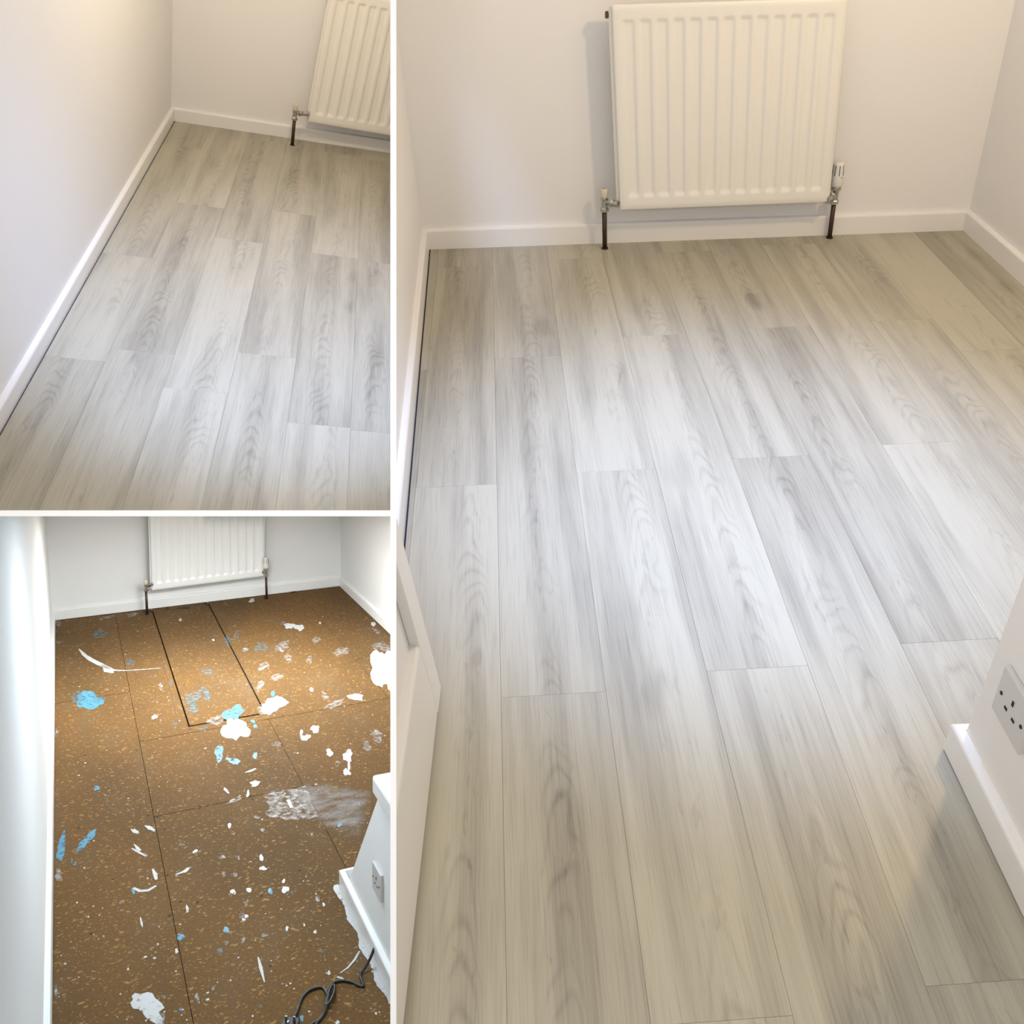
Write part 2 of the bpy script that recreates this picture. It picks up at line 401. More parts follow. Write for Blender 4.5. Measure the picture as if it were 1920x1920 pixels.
# ------------------------------------------------------------------ planked floors
def plank_floor(room, ph, wid, ang, joints, lines, label, krange, vend):
    dl = Vector((math.tan(ang), -1, 0))
    per = Vector((1, math.tan(ang), 0)).normalized()           # across the planks
    along = dl.normalized(); wreal = wid * math.cos(ang)
    # structure: dark underlay slab
    a, b_ = Vector((ph + krange[0] * wid, 0.02, 0)), Vector((ph + krange[1] * wid, 0.02, 0))
    poly = [a + Vector((0, 0, -.0042)), b_ + Vector((0, 0, -.0042)), b_ + dl * vend + Vector((0, 0, -.0042)), a + dl * vend + Vector((0, 0, -.0042))]
    ex = [(l.at(0.012), -l.out) for l in lines]
    exf = [(l.at(-0.0045 if i == 1 else 0.012), -l.out) for i, l in enumerate(lines)]      # open expansion gap at the left skirting
    v, f = prism(poly, Vector((0, 0, -.02)))
    fo = struct(build('floor', room, v, f, 'sub', extra=ex), label, 'floor')
    cols = {}
    for px, py in joints:
        q = room.floor(px, py); u = q.x + q.y * math.tan(ang)      # start on the back line
        k = math.floor((u - ph) / wid); cols.setdefault(k, []).append(-q.y)
    rng = random.Random(5)
    LEN = 1.21
    for k in range(krange[0], krange[1]):
        js = sorted(cols.get(k, [rng.uniform(0.2, 1.2)]))
        full = list(js)
        while full[0] > 0.05: full.insert(0, full[0] - LEN)
        while full[-1] < vend: full.append(full[-1] + LEN)
        for y0, y1 in zip(full[:-1], full[1:]):
            y0c, y1c = max(y0, -0.02), min(y1, vend)
            if y1c - y0c < 0.02: continue
            g = 0.00018
            p = Vector((ph + k * wid, 0, 0)); q = p + Vector((wid, 0, 0))
            quad = [p + dl * (y0c + g), q + dl * (y0c + g), q + dl * (y1c - g), p + dl * (y1c - g)]
            mid_across = per * g
            quad = [quad[0] + mid_across, quad[1] - mid_across, quad[2] - mid_across, quad[3] + mid_across]
            c = (p + q) / 2 + dl * ((y0 + y1) / 2)
            fr = frame(room, c, per)
            t_ = 0.004; bv = 0.0004
            cen = sum(quad, Vector()) / 4
            inner = [x + (cen - x).normalized() * bv for x in quad]
            V = [x - Vector((0, 0, t_)) for x in quad] + [x - Vector((0, 0, bv * .6)) for x in quad] + inner
            Fq = [(3, 2, 1, 0), (8, 9, 10, 11)] + [(i, (i + 1) % 4, 4 + (i + 1) % 4, 4 + i) for i in range(4)] + [(4 + i, 4 + (i + 1) % 4, 8 + (i + 1) % 4, 8 + i) for i in range(4)]
            build('plank', room, V, Fq, 'wood', parent=fo, fr=fr, extra=exf)
    return fo

# ------------------------------------------------------------------ radiator and valves
def radiator(room, bl, br, tl, label, nfl=13, mat='rad', depth=0.028, group='panel radiators'):
    """bl, br, tl: front-face corners in room coordinates"""
    ex_ = (br - bl); Wd = ex_.length; ex_ = ex_.normalized(); up = (tl - bl); H = up.length; up = up.normalized()
    back = ex_.cross(up).normalized()
    if back.y < 0: back = -back
    t = thing('panel_radiator', room, bl + back * depth, label, 'radiator', group, xaxis=Vector((ex_.x, ex_.y, 0)))
    P = lambda x, z, d: bl + ex_ * x + up * z + back * d
    # pressed front panel: one height field with rolled rim
    m = 0.021 * Wd / 0.68; pitch = (Wd - 2 * m) / nfl
    xs = [0, .0015, .004]
    for k in range(nfl):
        c = m + (k + .5) * pitch; hw = pitch * .5
        xs += [c - hw * s for s in (.86, .70, .56, .42, .2)] + [c + hw * s for s in (.2, .42, .56, .70, .86)]
    xs += [Wd - .004, Wd - .0015, Wd]
    zb, zt = 0.036, H - 0.034
    zs = [0, .0015, .004, .02] + [zb + i * .0032 for i in range(8)] + [H * .25, H * .5, H * .75] + [zt - i * .0032 for i in range(7, -1, -1)] + [H - .016, H - .004, H - .0015, H]
    def dep(x, z):
        e = min(x, Wd - x, z, H - z)
        rim = .005 if e < .0008 else (.0018 if e < .003 else 0.0)
        k = int((x - m) / pitch); d = 0.0
        if m <= x <= Wd - m and 0 <= k < nfl:
            u = abs(x - (m + (k + .5) * pitch)) / (pitch * .5)
            sx = min(max((.80 - u) / .36, 0), 1); sx = sx * sx * (3 - 2 * sx)
            # half-round ends: the pressing narrows towards top and bottom
            a = min(max((z - zb) / .022, 0), 1); b = min(max((zt - z) / .018, 0), 1)
            sz = min(a, b); lim = math.sqrt(max(0.0, 1 - (1 - sz) ** 2))
            sx2 = sx if u < .8 * lim + .001 else 0
            d = .0065 * sx2 * (sz * sz * (3 - 2 * sz))
        return rim + d
    V = [P(x, z, dep(x, z)) for z in zs for x in xs]; nx = len(xs); Fc = []
    for j in range(len(zs) - 1):
        for i in range(nx - 1): Fc.append((j * nx + i, j * nx + i + 1, (j + 1) * nx + i + 1, (j + 1) * nx + i))
    # return the rim backwards
    ring = [i for i in range(nx)] + [j * nx + nx - 1 for j in range(1, len(zs))] + [(len(zs) - 1) * nx + i for i in range(nx - 2, -1, -1)] + [j * nx for j in range(len(zs) - 2, 0, -1)]
    o0 = len(V); V += [V[i] + back * .008 for i in ring]; n = len(ring)
    for i in range(n): Fc.append((ring[i], ring[(i + 1) % n], o0 + (i + 1) % n, o0 + i))
    Fc.append(tuple(o0 + i for i in range(n)))
    build('front_panel', room, V, Fc, mat, t, smooth=True)
    # rear pressing, slightly larger at the sides, with a rounded edge
    q = .0085
    v, f = prism([P(-q, .010, .0125), P(Wd + q, .010, .0125), P(Wd + q, H - .006, .0125), P(-q, H - .006, .0125)], back * .012)
    build('rear_panel', room, v, f, mat, t, bevel=.002)
    # top and bottom water ways
    for z in (.028, H - .03):
        v, f = tube([P(-.004, z, .0245), P(Wd + .004, z, .0245)], .0115, 14)
        build('header', room, v, f, mat, t, smooth=True)
    # hanging brackets reaching the wall
    for x in (Wd * .16, Wd * .84):
        v, f = prism([P(x - .015, H * .1, .024), P(x + .015, H * .1, .024), P(x + .015, H * .9, .024), P(x - .015, H * .9, .024)], back * (.0495 + SK))
        build('bracket', room, v, f, mat, t)
    # blanking plug at the top corner
    v, f = lathe(P(-.004, H - .028, .022), -ex_, [(.008, 0), (.008, .004), (.0105, .005), (.0105, .013), (.006, .014)], 6)
    build('blanking_plug', room, v, f, 'bronze', t)
    return t, P, ex_, up, back, Wd, H

def valve(room, foot, top_row, rad_point, label, kind, pipe='pipe_dark', group='radiator valves', s=1.0, foot_dark=True):
    """foot: where the pipe meets the floor; top_row: image row measured for the arm height"""
    h = room.height(foot, top_row); up = room.up.normalized(); ax = Vector((rad_point.x - foot.x, rad_point.y - foot.y, 0)); reach = ax.length; ax.normalize()
    name = 'thermostatic_valve' if kind == 'trv' else 'lockshield_valve'
    t = thing(name, room, foot, label, 'valve', group)
    arm = foot + up * h
    r = .0078 * s
    v, f = tube([foot - up * .003, foot + up * (h - .028 * s)], r, 14); build('pipe', room, v, f, pipe, t, smooth=True)
    v, f = lathe(foot, up, [(.0115 * s, -.001), (.0115 * s, .002), (.009 * s, .004)], 14); build('floor_collar', room, v, f, 'dark', t)
    # compression nut, body, arm, union nut, tail
    v, f = lathe(foot + up * (h - .034 * s), up, [(.010 * s, 0), (.0145 * s, .003 * s), (.0145 * s, .013 * s), (.011 * s, .017 * s)], 6)
    build('compression_nut', room, v, f, 'chrome', t)
    v, f = lathe(foot + up * (h - .018 * s), up, [(.0105 * s, 0), (.0105 * s, .024 * s), (.0118 * s, .026 * s), (.0118 * s, .032 * s)], 16)
    v2, f2 = lathe(arm, ax, [(.008 * s, 0), (.008 * s, .018 * s)], 14)
    v, f = merge((v, f), (v2, f2)); build('valve_body', room, v, f, 'chrome', t, smooth=False)
    v, f = lathe(arm + ax * .016 * s, ax, [(.010 * s, 0), (.0145 * s, .003 * s), (.0145 * s, .013 * s), (.011 * s, .016 * s)], 6)
    build('union_nut', room, v, f, 'chrome', t)
    v, f = lathe(arm + ax * .030 * s, ax, [(.0085 * s, 0), (.0085 * s, .006 * s), (.0105 * s, .007 * s), (.0105 * s, max(reach - .030 * s, .012 * s))], 14)
    build('tail', room, v, f, 'chrome', t, smooth=False)
    base = arm + up * .013 * s
    if kind == 'trv':
        v, f = lathe(base, up, [(.0135 * s, 0), (.0165 * s, .003 * s), (.0165 * s, .013 * s), (.015 * s, .015 * s)], 20)
        build('collar', room, v, f, 'chrome', t)
        hb = base + up * .0145 * s
        prof = [(.0165, 0), (.0185, .003), (.0195, .018), (.0198, .026), (.0192, .034), (.0175, .060), (.0165, .071), (.013, .0755), (.004, .0768)]
        v, f = lathe(hb, up, [(a * s, b * s) for a, b in prof], 28)
        hd = build('sensor_head', room, v, f, 'white_plastic', t, smooth=True)
        view = (room.eye - hb); view -= up * view.dot(up); view.normalize(); sd = up.cross(view)
        for k in range(8):
            th = 2 * math.pi * (k + .35) / 8; dv = view * math.cos(th) + sd * math.sin(th); tg = up.cross(dv)
            c0 = hb + dv * .0176 * s + up * .037 * s; c1 = hb + dv * .0152 * s + up * .069 * s
            q = [c0 - tg * .0011 * s, c0 + tg * .0011 * s, c1 + tg * .0011 * s, c1 - tg * .0011 * s]
            v, f = prism(q, dv * .0021 * s); build('vent_slot', room, v, f, 'sub', hd)
        dv = view * math.cos(.75) + sd * math.sin(.75); c0 = hb + dv * .0185 * s + up * .029 * s; tg = up.cross(dv)
        v, f = prism([c0 - tg * .0024 * s, c0 + tg * .0024 * s, c0 + up * .005 * s], dv * .0016 * s); build('pointer', room, v, f, 'sub', hd)
    else:
        prof = [(.0105, 0), (.0115, .001), (.0112, .024), (.0100, .027), (.0075, .0285), (.004, .029)]
        v, f = lathe(base, up, [(a * s, b * s) for a, b in prof], 20)
        cp = build('cap', room, v, f, 'cap', t, smooth=True)
        tv = base + up * .0288 * s
        v, f = lathe(tv, up, [(.003 * s, 0), (.003 * s, .0008 * s)], 10); build('cap_hole', room, v, f, 'bronze', cp)
    return t

# ------------------------------------------------------------------ wall socket
def socket(room, plane_p, along, out, cx, label, size, mat='plate'):
    """single switchless wall socket centred at cx on a wall plane"""
    up = room.up.normalized(); h = size / 2
    t = thing('wall_socket', room, cx - up * h, label, 'socket', xaxis=along)
    q = [cx - along * h - up * h, cx + along * h - up * h, cx + along * h + up * h, cx - along * h + up * h]
    v, f = prism(q, out * .009); pl = build('face_plate', room, v, f, mat, t, bevel=.002)
    k = size / .086; fc = cx + out * .0093
    def slot(name, a, u, wa, wu, m):
        c = fc + along * a * k + up * u * k
        q = [c - along * wa * k - up * wu * k, c + along * wa * k - up * wu * k, c + along * wa * k + up * wu * k, c - along * wa * k + up * wu * k]
        v, f = prism(q, out * .0006); build(name, room, v, f, m, pl)
    slot('earth_slot', 0, .011, .0023, .0045, 'dark')
    slot('pin_slot', -.011, -.010, .0038, .0022, 'dark'); slot('pin_slot', .011, -.010, .0038, .0022, 'dark')
    for s in (-1, 1):
        v, f = lathe(fc + along * s * .0302 * k, out, [(.0034 * k, -.0002), (.0030 * k, .0008), (.001, .0009)], 12); build('screw', room, v, f, 'sub', pl)
    return t

def dividers():  # solid boards made up for the white gutters between the panels
    d0, d1 = 1.0, 7.2
    def W3(px, py, d): return CAM @ Vector(((px - 960) / F_PX * d, (py - 960) / F_PX * d, d))
    Id = Room('R'); Id.cuts = []
    def board(pa, pb, n, name, label):
        # plane through both rays, thickness 2*HALF, real constant thickness
        q = [W3(*pa, d0), W3(*pb, d0), W3(*pb, d1), W3(*pa, d1)]
        q = [Id.W.inverted() @ (x - n * HALF) for x in q]
        v, f = prism(q, Id.W.to_3x3().inverted() @ n * 2 * HALF)
        struct(build(name, Id, v, f, 'board'), label, 'collage gutter')
    board((737.5, -500), (737.5, 2400), nV, 'collage_gutter_1', 'upright white collage gutter between right-hand room and small rooms')
    board((-600, 962.5), (735.5, 962.5), nH, 'collage_gutter_2', 'level white collage gutter between the two small rooms')
dividers()

# ================================================================== right-hand room on the right
def room_right():
    r = RR; fl = r.floor
    inside = fl(1300, 900)
    back = Line(fl(805, 468), fl(1805, 432), inside); left = Line(fl(805, 468), fl(757, 1015), inside); right = Line(fl(1805, 432), fl(1920, 537), inside)
    H = 2.35; far_l = lambda o: left.at(o) + left.d * 2.6; far_r = lambda o: right.at(o) + right.d * 1.2
    cl = lambda o: back.meet(left, o); cr = lambda o: back.meet(right, o)
    v, f = sweep(r, cl, cr, wall_prof(H)); struct(build('wall_back', r, v, f, 'wall'), 'cream painted wall behind the radiator in right-hand room', 'wall')
    v, f = sweep(r, cl, lambda o: far_l(o) - left.d * .1, wall_prof(H)); struct(build('wall_left', r, v, f, 'wall'), 'narrow strip of left wall in right-hand room', 'wall')
    v, f = sweep(r, cr, far_r, wall_prof(H)); struct(build('wall_right', r, v, f, 'wall'), 'right wall of right-hand room beside the corner', 'wall')
    h = r.height(cl(0), 434); h = (h + r.height(cr(0), 394)) / 2
    v, f = sweep(r, cl, cr, skirt_prof(h)); struct(build('baseboard_back', r, v, f, 'gloss'), 'white skirting board under the radiator in right-hand room', 'skirting board')
    v, f = sweep(r, cl, lambda o: far_l(o) - left.d * .1, skirt_prof(h, -.004)); sb = struct(build('baseboard_left', r, v, f, 'gloss'), 'white skirting board along left wall of right-hand room', 'skirting board')
    chips(r, sb, h, [(765, 622, .004), (764, 634, .008), (763.5, 644, .004)])
    v, f = sweep(r, cr, far_r, skirt_prof(h)); struct(build('baseboard_right', r, v, f, 'gloss'), 'white skirting board along right wall of right-hand room', 'skirting board')
    joints = [(1040, 1302), (1160, 882), (1400, 1254), (1218, 629), (1452, 614), (1697, 600), (1445, 857), (1715, 831), (1754, 1203), (860, 911)]
    plank_floor(r, .2034, .18, -0.04174, joints, [back, left, right], 'pale greige oak plank floor of right-hand room', (-2, 11), 2.95)
    # radiator
    y = 0.075
    bp = back.at(-y)
    P = lambda px, py: r.plane(px, py, bp, back.d)
    bl, br, tl, tr = P(1163, 395), P(1553, 380), P(1143, 3), P(1591, 3)
    tl2 = bl + ((tl - bl) + (tr - br)) / 2
    radiator(r, bl, br, tl2, 'large cream panel radiator with pressed flutes in right-hand room')
    ft = fl(1134, 466); valve(r, ft, 378, bl, 'chrome lockshield valve with dark brown pipe left of large radiator', 'lock')
    ft = fl(1555, 446); valve(r, ft, 364, br, 'white thermostatic valve with brown pipe right of large radiator', 'trv', 'pipe')
    # nib by the doorway: architrave and skirting on its face
    n = Line(fl(828, 1290), fl(760, 1920), inside)
    NP = lambda px, py: r.plane(px, py, n.p, n.d)
    a0, a1 = NP(828, 1290), NP(757, 1020); b0, b1 = NP(778, 1278), NP(745, 1135)
    updir = (a1 - a0) / (a1 - a0).z
    wd = (b0 - a0); wd.z = 0; wd = abs(wd.dot(n.d)) 
    hs = NP(775, 1296).z
    e0 = n.p.copy()
    top = 1.6
    v, f = prism([e0 + updir * .004, e0 + n.d * .058 + updir * .004, e0 + n.d * .058 + updir * top, e0 + updir * top], n.out * SK)
    st = struct(build('trim_3', r, v, f, 'gloss', bevel=.002), 'white architrave board at the doorway edge in right-hand room', 'architrave')
    s0 = e0 + n.d * .058
    s0 = e0 + n.d * .014 + n.out * .0009
    v, f = sweep(r, lambda o: s0 + n.out * o, lambda o: s0 + n.d * 1.0 + n.out * o, skirt_prof(hs, .009), updir)
    struct(build('baseboard_near', r, v, f, 'gloss'), 'white skirting board nearest the doorway at left edge of right-hand room', 'skirting board')
    v, f = prism([e0 + n.out * SK + n.d * .004 - r.up * .02, e0 + n.out * SK + n.d * 1.1 - r.up * .02, e0 + n.out * SK + n.d * 1.1 + updir * top, e0 + n.out * SK + n.d * .004 + updir * top], n.out * .1)
    struct(build('wall_near', r, v, f, 'wall'), 'wall nib by the doorway at left edge of right-hand room', 'wall')
    stub(r, inside, (1768, 1405), (1920, 1725), (1812, 1372), (1953, 990), 'right-hand room', (1908, 1330), 'gloss', 'wall', cap_rows=(1905, 1000))

def chips(r, base, h, pts):
    for px, py, a in pts:
        c = r.floor(px, py, h + .0004); V = [c + Vector((math.cos(k * 1.257) * .0022, math.sin(k * 1.257) * a, 0)) for k in range(5)]
        build('paint_chip', r, V, [(0, 1, 2, 3, 4)], 'sub', base)

def stub(r, inside, c0, c1, e0, e1, where, sock, gl, wl, cap_rows, h_off=0.0, stop=None):
    """low half wall with a capping, its skirting and a socket"""
    fl = r.floor
    s = Line(fl(*c0), fl(*c1), inside)
    wp = s.at(SK)
    WP = lambda px, py: r.plane(px, py, wp, s.d)
    E0, E1 = WP(*e0), WP(*e1)
    hs = E0.z; slant = (E1 - E0) / (E1.z - E0.z)
    near = 0.62 if r is RR else 0.9
    Hc = E1.z
    b0 = E0 - slant * hs
    b0 = b0 - slant * .01
    nb = b0 + s.d * near
    v, f = prism([b0, nb, nb + r.up * (Hc + .01), b0 + slant * (Hc + .01)], s.out * .10)
    wo = struct(build('wall_half', r, v, f, wl), 'low half wall with socket at right edge of ' + where, 'wall')
    # capping, overhanging the wall by 14 mm
    ov = .034 if r is RR else .018; ch = .042 if r is RR else .056
    t0 = b0 + slant * (Hc + .01) - s.d * ov - s.out * .016
    v, f = prism([t0, t0 + s.d * (near + .02), t0 + s.d * (near + .02) + r.up * ch, t0 + r.up * ch], s.out * .135)
    build('capping', r, v, f, gl, wo, bevel=.008)
    # skirting with its far end returned round the corner
    pr = skirt_prof(hs, .003)
    st = s.p + s.d * 0.0
    v, f = sweep(r, lambda o: st + s.out * o + s.d * (o * 1.0), lambda o: st + s.d * near + s.out * o, pr)
    v2, f2 = sweep(r, lambda o: st + s.out * o + s.d * o, lambda o: st + s.out * .115 + s.d * o, [(o, z) for o, z in pr])
    so = struct(build('baseboard_stub', r, v, f, gl), 'white skirting board on the half wall of ' + where, 'skirting board')
    build('return_piece', r, v2, f2, gl, so)
    cx = WP(*sock)
    up = r.up.normalized()
    socket(r, wp, s.d, -s.out, cx, 'single wall socket on the half wall of ' + where, .086 if r is RR else .086)
    return s

# ================================================================== upper left room
def room_top():
    r = RT; fl = r.floor
    inside = fl(450, 600)
    back = Line(fl(327, 227), fl(731, 287), inside); left = Line(fl(327, 227), fl(0, 811), inside)
    cl = lambda o: back.meet(left, o); H = 2.3
    v, f = sweep(r, cl, lambda o: back.at(o) + back.d * 1.8, wall_prof(H)); struct(build('wall_back', r, v, f, 'wall'), 'cream wall behind the cut-off radiator in upper left room', 'wall')
    v, f = sweep(r, cl, lambda o: left.at(o) + left.d * 3.3, wall_prof(H)); struct(build('wall_left', r, v, f, 'wall'), 'broad white left wall of upper left room', 'wall')
    h = r.height(cl(0), 203)
    v, f = sweep(r, cl, lambda o: back.at(o) + back.d * 1.8, skirt_prof(h)); struct(build('baseboard_back', r, v, f, 'gloss'), 'white skirting board on back wall of upper left room', 'skirting board')
    v, f = sweep(r, cl, lambda o: left.at(o) + left.d * 3.3, skirt_prof(h, -.004)); sb = struct(build('baseboard_left', r, v, f, 'gloss'), 'long white skirting board along left wall of upper left room', 'skirting board')
    chips(r, sb, h, [(213, 381, .004), (206, 392, .010), (201, 402, .005)])
    joints = [(362, 731), (600, 797), (154, 674), (480, 455), (705, 492), (250, 480)]
    plank_floor(r, .35048, .18107, -0.04462, joints, [back, left], 'pale greige oak plank floor of upper left room', (-3, 6), 3.35)
    bp = back.at(-.075); P = lambda px, py: r.plane(px, py, bp, back.d)
    bl, bm_, tl = P(577, 229), P(731, 255), P(618.5, 0)
    d = (bm_ - bl).normalized(); upv = (tl - bl) / (tl - bl).length
    radiator(r, bl, bl + d * .69, bl + upv * .60, 'cream panel radiator cut off by the white gutter in upper left room')
    ft = fl(548, 272); valve(r, ft, 212, bl, 'chrome lockshield valve with dark brown pipe in upper left room', 'lock')

# ================================================================== lower left room, bare chipboard
def room_bare():
    r = RB; fl = r.floor
    inside = fl(400, 1500)
    back = Line(fl(104, 1164), fl(636, 1099.5), inside); left = Line(fl(104, 1164), fl(98, 1915), inside); right = Line(fl(636, 1099.5), fl(731, 1190), inside)
    cl = lambda o: back.meet(left, o); cr = lambda o: back.meet(right, o); H = 2.2
    v, f = sweep(r, cl, cr, wall_prof(H)); struct(build('wall_back', r, v, f, 'wall_cool'), 'white wall behind the radiator in bare-board room', 'wall')
    v, f = sweep(r, cl, lambda o: left.at(o) + left.d * 5.7, wall_prof(H)); struct(build('wall_left', r, v, f, 'wall_cool'), 'white left wall of bare-board room', 'wall')
    v, f = sweep(r, cr, lambda o: right.at(o) + right.d * 1.5, wall_prof(H)); struct(build('wall_right', r, v, f, 'wall_cool'), 'white right wall of bare-board room', 'wall')
    h = (r.height(cl(0), 1147) + r.height(cr(0), 1080)) / 2
    v, f = sweep(r, cl, cr, skirt_prof(h, .004)); struct(build('baseboard_back', r, v, f, 'gloss_cool'), 'white skirting board under the radiator in bare-board room', 'skirting board')
    v, f = sweep(r, cl, lambda o: left.at(o) + left.d * 5.7, skirt_prof(h, .004)); struct(build('baseboard_left', r, v, f, 'gloss_cool'), 'white skirting board along left wall of bare-board room', 'skirting board')
    v, f = sweep(r, cr, lambda o: right.at(o) + right.d * 1.5, skirt_prof(h, .004)); struct(build('baseboard_right', r, v, f, 'gloss_cool'), 'white skirting board along right wall of bare-board room', 'skirting board')
    # chipboard sheets
    ang = -0.0248; dl = Vector((math.tan(ang), -1, 0))
    def uv(px, py):
        q = fl(px, py); return q.x + q.y * math.tan(ang), -q.y
    P = lambda u, v_: Vector((u, 0, 0)) + dl * v_
    mean = lambda pts, k: sum(uv(*p)[k] for p in pts) / len(pts)
    uS = mean([(216, 1154.6), (245, 1299), (270, 1432), (289, 1530.6), (327.5, 1736.7), (360, 1915)], 0)
    uHL = mean([(287, 1149), (356.5, 1368.5)], 0); uHR = mean([(391, 1133.4), (499, 1339.6)], 0)
    uR = mean([(559, 1110), (616.6, 1176), (663, 1235.5)], 0); uM = mean([(501, 1346), (555, 1448), (570, 1476.6), (655, 1632.7)], 0)
    vHB = mean([(349, 1360.8), (516, 1335.7)], 1); vX = mean([(385, 1367), (730, 1310.7)], 1); vC = mean([(455, 1191), (620, 1167)], 1)
    vL = mean([(110, 1316), (239, 1300)], 1); vB = mean([(289, 1529.4), (569.6, 1475.5)], 1); vC3 = mean([(663, 1235.5), (722, 1228)], 1)
    U0, U1, V0, V1 = -.25, 2.3, -.012, 4.5
    ex = [(l.at(0.010), -l.out) for l in (back, left, right)]
    v, f = prism([P(U0, V0) - Vector((0, 0, .014)), P(U1, V0) - Vector((0, 0, .014)), P(U1, V1) - Vector((0, 0, .014)), P(U0, V1) - Vector((0, 0, .014))], Vector((0, 0, -.02)))
    fo = struct(build('floor', r, v, f, 'dark', extra=ex), 'paint-spattered bare chipboard floor of the lower left room', 'floor')
    g, gh = .0010, .0038; gv, ghv = .0022, .0075      # joints and sawn hatch (along, across)
    sheets = [
        [(U0, V0), (uS - g, V0), (uS - g, vL - gv), (U0, vL - gv)],
        [(U0, vL + gv), (uS - g, vL + gv), (uS - g, V1), (U0, V1)],
        [(uS + g, V0), (uHL - gh, V0), (uHL - gh, vHB + ghv), (uHR + gh, vHB + ghv), (uHR + gh, vX - gv), (uS + g, vX - gv)],
        [(uHL + gh, V0), (uHR - gh, V0), (uHR - gh, vHB - ghv), (uHL + gh, vHB - ghv)],
        [(uHR + gh, V0), (uR - g, V0), (uR - g, vC - gv), (uHR + gh, vC - gv)],
        [(uHR + gh, vC + gv), (uR - g, vC + gv), (uR - g, vX - gv), (uHR + gh, vX - gv)],
        [(uR + g, V0), (U1, V0), (U1, vC3 - gv), (uR + g, vC3 - gv)],
        [(uR + g, vC3 + gv), (U1, vC3 + gv), (U1, vX - gv), (uR + g, vX - gv)],
        [(uS + g, vX + gv), (uM - g, vX + gv), (uM - g, vB - gv), (uS + g, vB - gv)],
        [(uM + g, vX + gv), (U1, vX + gv), (U1, V1), (uM + g, V1)],
        [(uS + g, vB + gv), (uM - g, vB + gv), (uM - g, V1), (uS + g, V1)],
    ]
    rng = random.Random(3)
    for i, s in enumerate(sheets):
        v, f = prism([P(*q) for q in s], Vector((0, 0, -.014)))
        build('chipboard_sheet', r, v, f, 'chip', fo, extra=ex)
    # pencil and saw marks
    def strip(pts, wd, mat, name='saw_mark', z=.0003):
        q = [fl(*p) for p in pts]; V, Fc = [], []
        for i, p in enumerate(q):
            d = (q[min(i + 1, len(q) - 1)] - q[max(i - 1, 0)]).normalized(); n = Vector((-d.y, d.x, 0))
            ww = wd[i] if isinstance(wd, list) else wd
            V += [p - n * ww / 2 + Vector((0, 0, z)), p + n * ww / 2 + Vector((0, 0, z))]
        for i in range(len(q) - 1): Fc.append((2 * i, 2 * i + 1, 2 * i + 3, 2 * i + 2))
        return build(name, r, V, Fc, mat, fo, extra=ex)
    strip([(289, 1187), (314, 1275), (337, 1364)], .0016, 'sub')
    strip([(349, 1361.5), (352, 1360)], .004, 'dark'); strip([(356, 1362), (358, 1369)], .004, 'dark'); strip([(498, 1340), (517, 1335.5)], .0028, 'dark')
    # holes broken out along the back edge
    for px, py, a, b in ((282, 1146, .018, .010), (314, 1141, .011, .009), (345, 1140, .045, .006), (387, 1133, .022, .009), (497, 1120, .016, .011), (550, 1110, .028, .006)):
        splat(r, fo, px, py, a, b, 0.0, 'dark', rng, 'broken_edge', z=.0006, ex=ex)
    # screws
    for px, py in ((272, 1150), (604, 1158), (470, 1382), (345, 1284), (472, 1282), (530, 1341), (256, 1407), (160, 1417), (278, 1529), (295, 1532), (374, 1511), (374, 1516), (470, 1491), (473, 1498), (554, 1485), (586, 1473), (318, 1717), (338, 1690), (490, 1680), (562, 1632), (171, 1751), (507, 1811), (213, 1648), (147, 1553), (314, 1641), (519, 1361), (505, 1361), (370, 1692), (676, 1333), (310, 1555), (570, 1476)):
        p = fl(px, py); v, f = lathe(p, Vector((0, 0, 1)), [(.0052, -.001), (.005, .0006), (.001, .0004)], 8); build('screw_head', r, v, f, 'dark', fo)
    # dried paint: (px, py, half length, half width, turn, kind)
    W_, T_, B_, b_, G_ = 'p_white', 'p_thin', 'p_blue', 'p_bluethin', 'p_grey'
